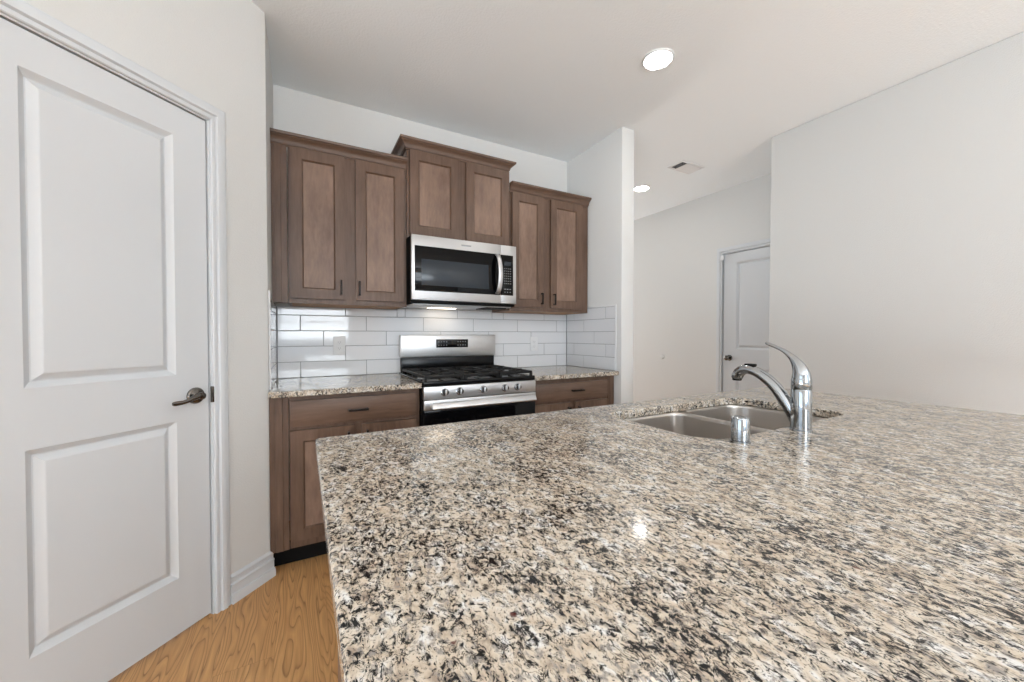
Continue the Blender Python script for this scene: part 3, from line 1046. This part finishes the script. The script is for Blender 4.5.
# ------------------------------------------------------------------ tiled backsplash
def tiles(bm, ln, x0, x1, rows, place, bond=(0.0, 0.2667, 0.1333)):
    """bevelled tiles laid in a third bond on a wall strip; place(u, depth, z) -> world point"""
    g = 0.0016
    for j, (za, zb) in enumerate(rows):
        off = -0.010 + bond[j % 3] + ln
        k = math.floor((x0 - off) / 0.4)
        while off + k * 0.4 < x1:
            a, b = max(off + k * 0.4, x0), min(off + (k + 1) * 0.4, x1)
            k += 1
            if b - a < 0.006:
                continue
            a, b, c, d = a + g, b - g, za + g, zb - g
            e = 0.002
            base = [bm.verts.new(place(*p)) for p in ((a, 0.002, c), (b, 0.002, c), (b, 0.002, d), (a, 0.002, d))]
            mid = [bm.verts.new(place(*p)) for p in ((a, 0.0065, c), (b, 0.0065, c), (b, 0.0065, d), (a, 0.0065, d))]
            top = [bm.verts.new(place(*p)) for p in ((a + e, 0.008, c + e), (b - e, 0.008, c + e), (b - e, 0.008, d - e), (a + e, 0.008, d - e))]
            quad_ring(bm, base, mid); quad_ring(bm, mid, top)
            bm.faces.new(top); bm.faces.new(list(reversed(base)))


ROWS = [(0.9145, 1.0155), (1.0155, 1.1155), (1.1155, 1.2155), (1.2155, 1.3155), (1.3155, 1.4085)]
def backsplash(label, ox, tile_bm, grout_boxes, edges):
    t = thing('tile_backsplash', label, 'backsplash', (ox[0], ox[1], 0.914))
    obj('tiles', tile_bm, M['tile'], t, smooth=False)
    g = bmesh.new()
    for b in grout_boxes:
        box(g, *b)
    obj('grout', g, M['grout'], t, smooth=False)
    for b in edges:
        boxobj('edge_trim', b, M['plastic'], t, bev=0.002)


bm = bmesh.new()
P0 = lambda u, d, z: (u, YB - d, z)
tiles(bm, 0.0, XL + 0.010, XP - 0.010, ROWS[:4], P0)
for xa, xb, zt in ((XL + 0.010, 0.5985, 1.370), (0.5985, 1.354, 1.381), (1.354, XP - 0.010, 1.370)):
    tiles(bm, 0.2667, xa, xb, [(1.3155, zt)], P0)
backsplash('wide white subway tile backsplash on the back wall above the two counters', (1.0, YB), bm,
           [(XL + 0.001, XP - 0.001, YB - 0.0055, YB - 0.0005, 0.9145, 1.370), (0.5985, 1.354, YB - 0.0055, YB - 0.0005, 1.370, 1.381)], [])
bm = bmesh.new()
tiles(bm, 0.194, YB - 0.62, YB - 0.009, ROWS, lambda u, d, z: (XP - d, u, z), (0.0, 0.1333, 0.2667))
backsplash('short return of white subway tiles on the partition wall', (XP, 2.5), bm,
           [(XP - 0.0055, XP - 0.0005, YB - 0.62, YB - 0.006, 0.9145, 1.4085)],
           [(XP - 0.0095, XP - 0.0005, YB - 0.632, YB - 0.6205, 0.9145, 1.420), (XP - 0.0095, XP - 0.0005, YB - 0.6205, YB - 0.31, 1.409, 1.420)])
bm = bmesh.new()
tiles(bm, -0.12, 2.256, YB - 0.009, ROWS[:4] + [(1.3155, 1.370)], lambda u, d, z: (XL + d, u, z))
backsplash('narrow strip of white tiles on the side wall at the far left', (XL, 2.5), bm,
           [(XL + 0.0005, XL + 0.0055, 2.256, YB - 0.006, 0.9145, 1.370)], [(XL + 0.0005, XL + 0.0095, 2.245, 2.2555, 0.9145, 1.4085)])


def outlet(x, z, label, first=[None]):
    y = YB - 0.008
    if first[0] is not None:
        src = first[0]
        r = src.copy(); COL.objects.link(r); r.location = (x, y, z); r['label'] = label
        for ch in src.children:
            q = ch.copy(); COL.objects.link(q); q.parent = r
            for g in ch.children:
                w = g.copy(); COL.objects.link(w); w.parent = q
        return r
    t = thing('wall_outlet', label, 'outlet', (x, y, z), 0, 'outlets in the tile backsplash')
    bm = bmesh.new()
    box(bm, x - 0.037, x + 0.037, y - 0.006, y - 0.0003, z - 0.060, z + 0.060, bev=0.003)
    obj('cover_plate', bm, M['plastic'], t)
    for s in (-1, 1):
        bm = bmesh.new()
        box(bm, x - 0.017, x + 0.017, y - 0.0085, y - 0.0055, z + s * 0.020 - 0.0145, z + s * 0.020 + 0.0145, bev=0.004)
        k = obj('socket', bm, M['plastic'], t)
        bm = bmesh.new()
        for sx in (-0.0065, 0.0065):
            box(bm, x + sx - 0.001, x + sx + 0.001, y - 0.0090, y - 0.0080, z + s * 0.020 - 0.003, z + s * 0.020 + 0.006)
        cyl(bm, (x, y - 0.0085, z + s * 0.020 - 0.008), 0.0022, 0.001, 'Y', 12)
        obj('slots', bm, M['outlet_grey'], k, smooth=False)
    first[0] = t
    return t


outlet(0.218, 1.119, 'white wall outlet in the tiles left of the range')
outlet(1.752, 1.112, 'white wall outlet in the tiles right of the range')


# ------------------------------------------------------------------ ceiling fittings
def downlight(x, y, label, first=[None]):
    if first[0] is not None:
        src = first[0]
        r = src.copy(); COL.objects.link(r); r.location = (x, y, H); r['label'] = label
        for ch in src.children:
            q = ch.copy(); COL.objects.link(q); q.parent = r
        return r
    t = thing('ceiling_light', label, 'ceiling light', (x, y, H), 0, 'recessed ceiling lights')
    bm = bmesh.new()
    prof = [(0.086, 0.0), (0.086, -0.003), (0.083, -0.008), (0.076, -0.010), (0.073, -0.006), (0.073, 0.0)]
    lathe(bm, (x, y, H - 0.0003), prof, 'Z', 48, (False, False))
    obj('trim_ring', bm, M['plastic'], t)
    bm = bmesh.new()
    lathe(bm, (x, y, H - 0.0003), [(0.0728, -0.0005), (0.0728, -0.005), (0.05, -0.0065), (0.0, -0.007)], 'Z', 48, (True, False))
    obj('diffuser', bm, M['lamp'], t)
    first[0] = t
    return t


downlight(1.772, 1.534, 'bright round recessed ceiling light above the island and sink')
downlight(3.165, 2.946, 'smaller looking round recessed ceiling light in the hall beyond the partition')

cv = thing('ceiling_vent', 'white louvred air vent in the ceiling near the hall', 'vent', (3.14, 2.385, H))
VX0, VX1, VY0, VY1 = 2.985, 3.285, 2.300, 2.470
bm = bmesh.new()
b = 0.022
for q in ((VX0, VX1, VY0, VY0 + b), (VX0, VX1, VY1 - b, VY1), (VX0, VX0 + b, VY0 + b, VY1 - b), (VX1 - b, VX1, VY0 + b, VY1 - b)):
    box(bm, *q, H - 0.007, H - 0.0003, bev=0.002)
VM = 3.078
box(bm, VM - 0.004, VM + 0.004, VY0 + b, VY1 - b, H - 0.007, H - 0.001)
obj('frame', bm, M['plastic'], cv)
boxobj('shade_plate', (VX0 + b, VX1 - b, VY0 + b, VY1 - b, H - 0.0015, H - 0.0004), M['vent_shade'], cv)  # thin dark plate, the shade of the duct put into its colour
bm = bmesh.new()


def louvre(bm, xc, y0, y1, lean):
    c, s = 0.0085 * math.cos(lean), 0.0085 * math.sin(lean)
    z = H - 0.0075
    vs = []
    for yy in (y0, y1):
        vs.append([bm.verts.new((xc + a, yy, z + h)) for a, h in ((-c, -s), (c, s), (c, s + 0.0012), (-c, -s + 0.0012))])
    quad_ring(bm, vs[0], vs[1]); bm.faces.new(vs[0]); bm.faces.new(list(reversed(vs[1])))


for i in range(4):
    louvre(bm, VX0 + b + 0.010 + i * 0.0165, VY0 + b, VY1 - b, math.radians(27))
for i in range(11):
    louvre(bm, VM + 0.014 + i * 0.0172, VY0 + b, VY1 - b, math.radians(-32))
obj('louvres', bm, M['plastic'], cv, smooth=False)
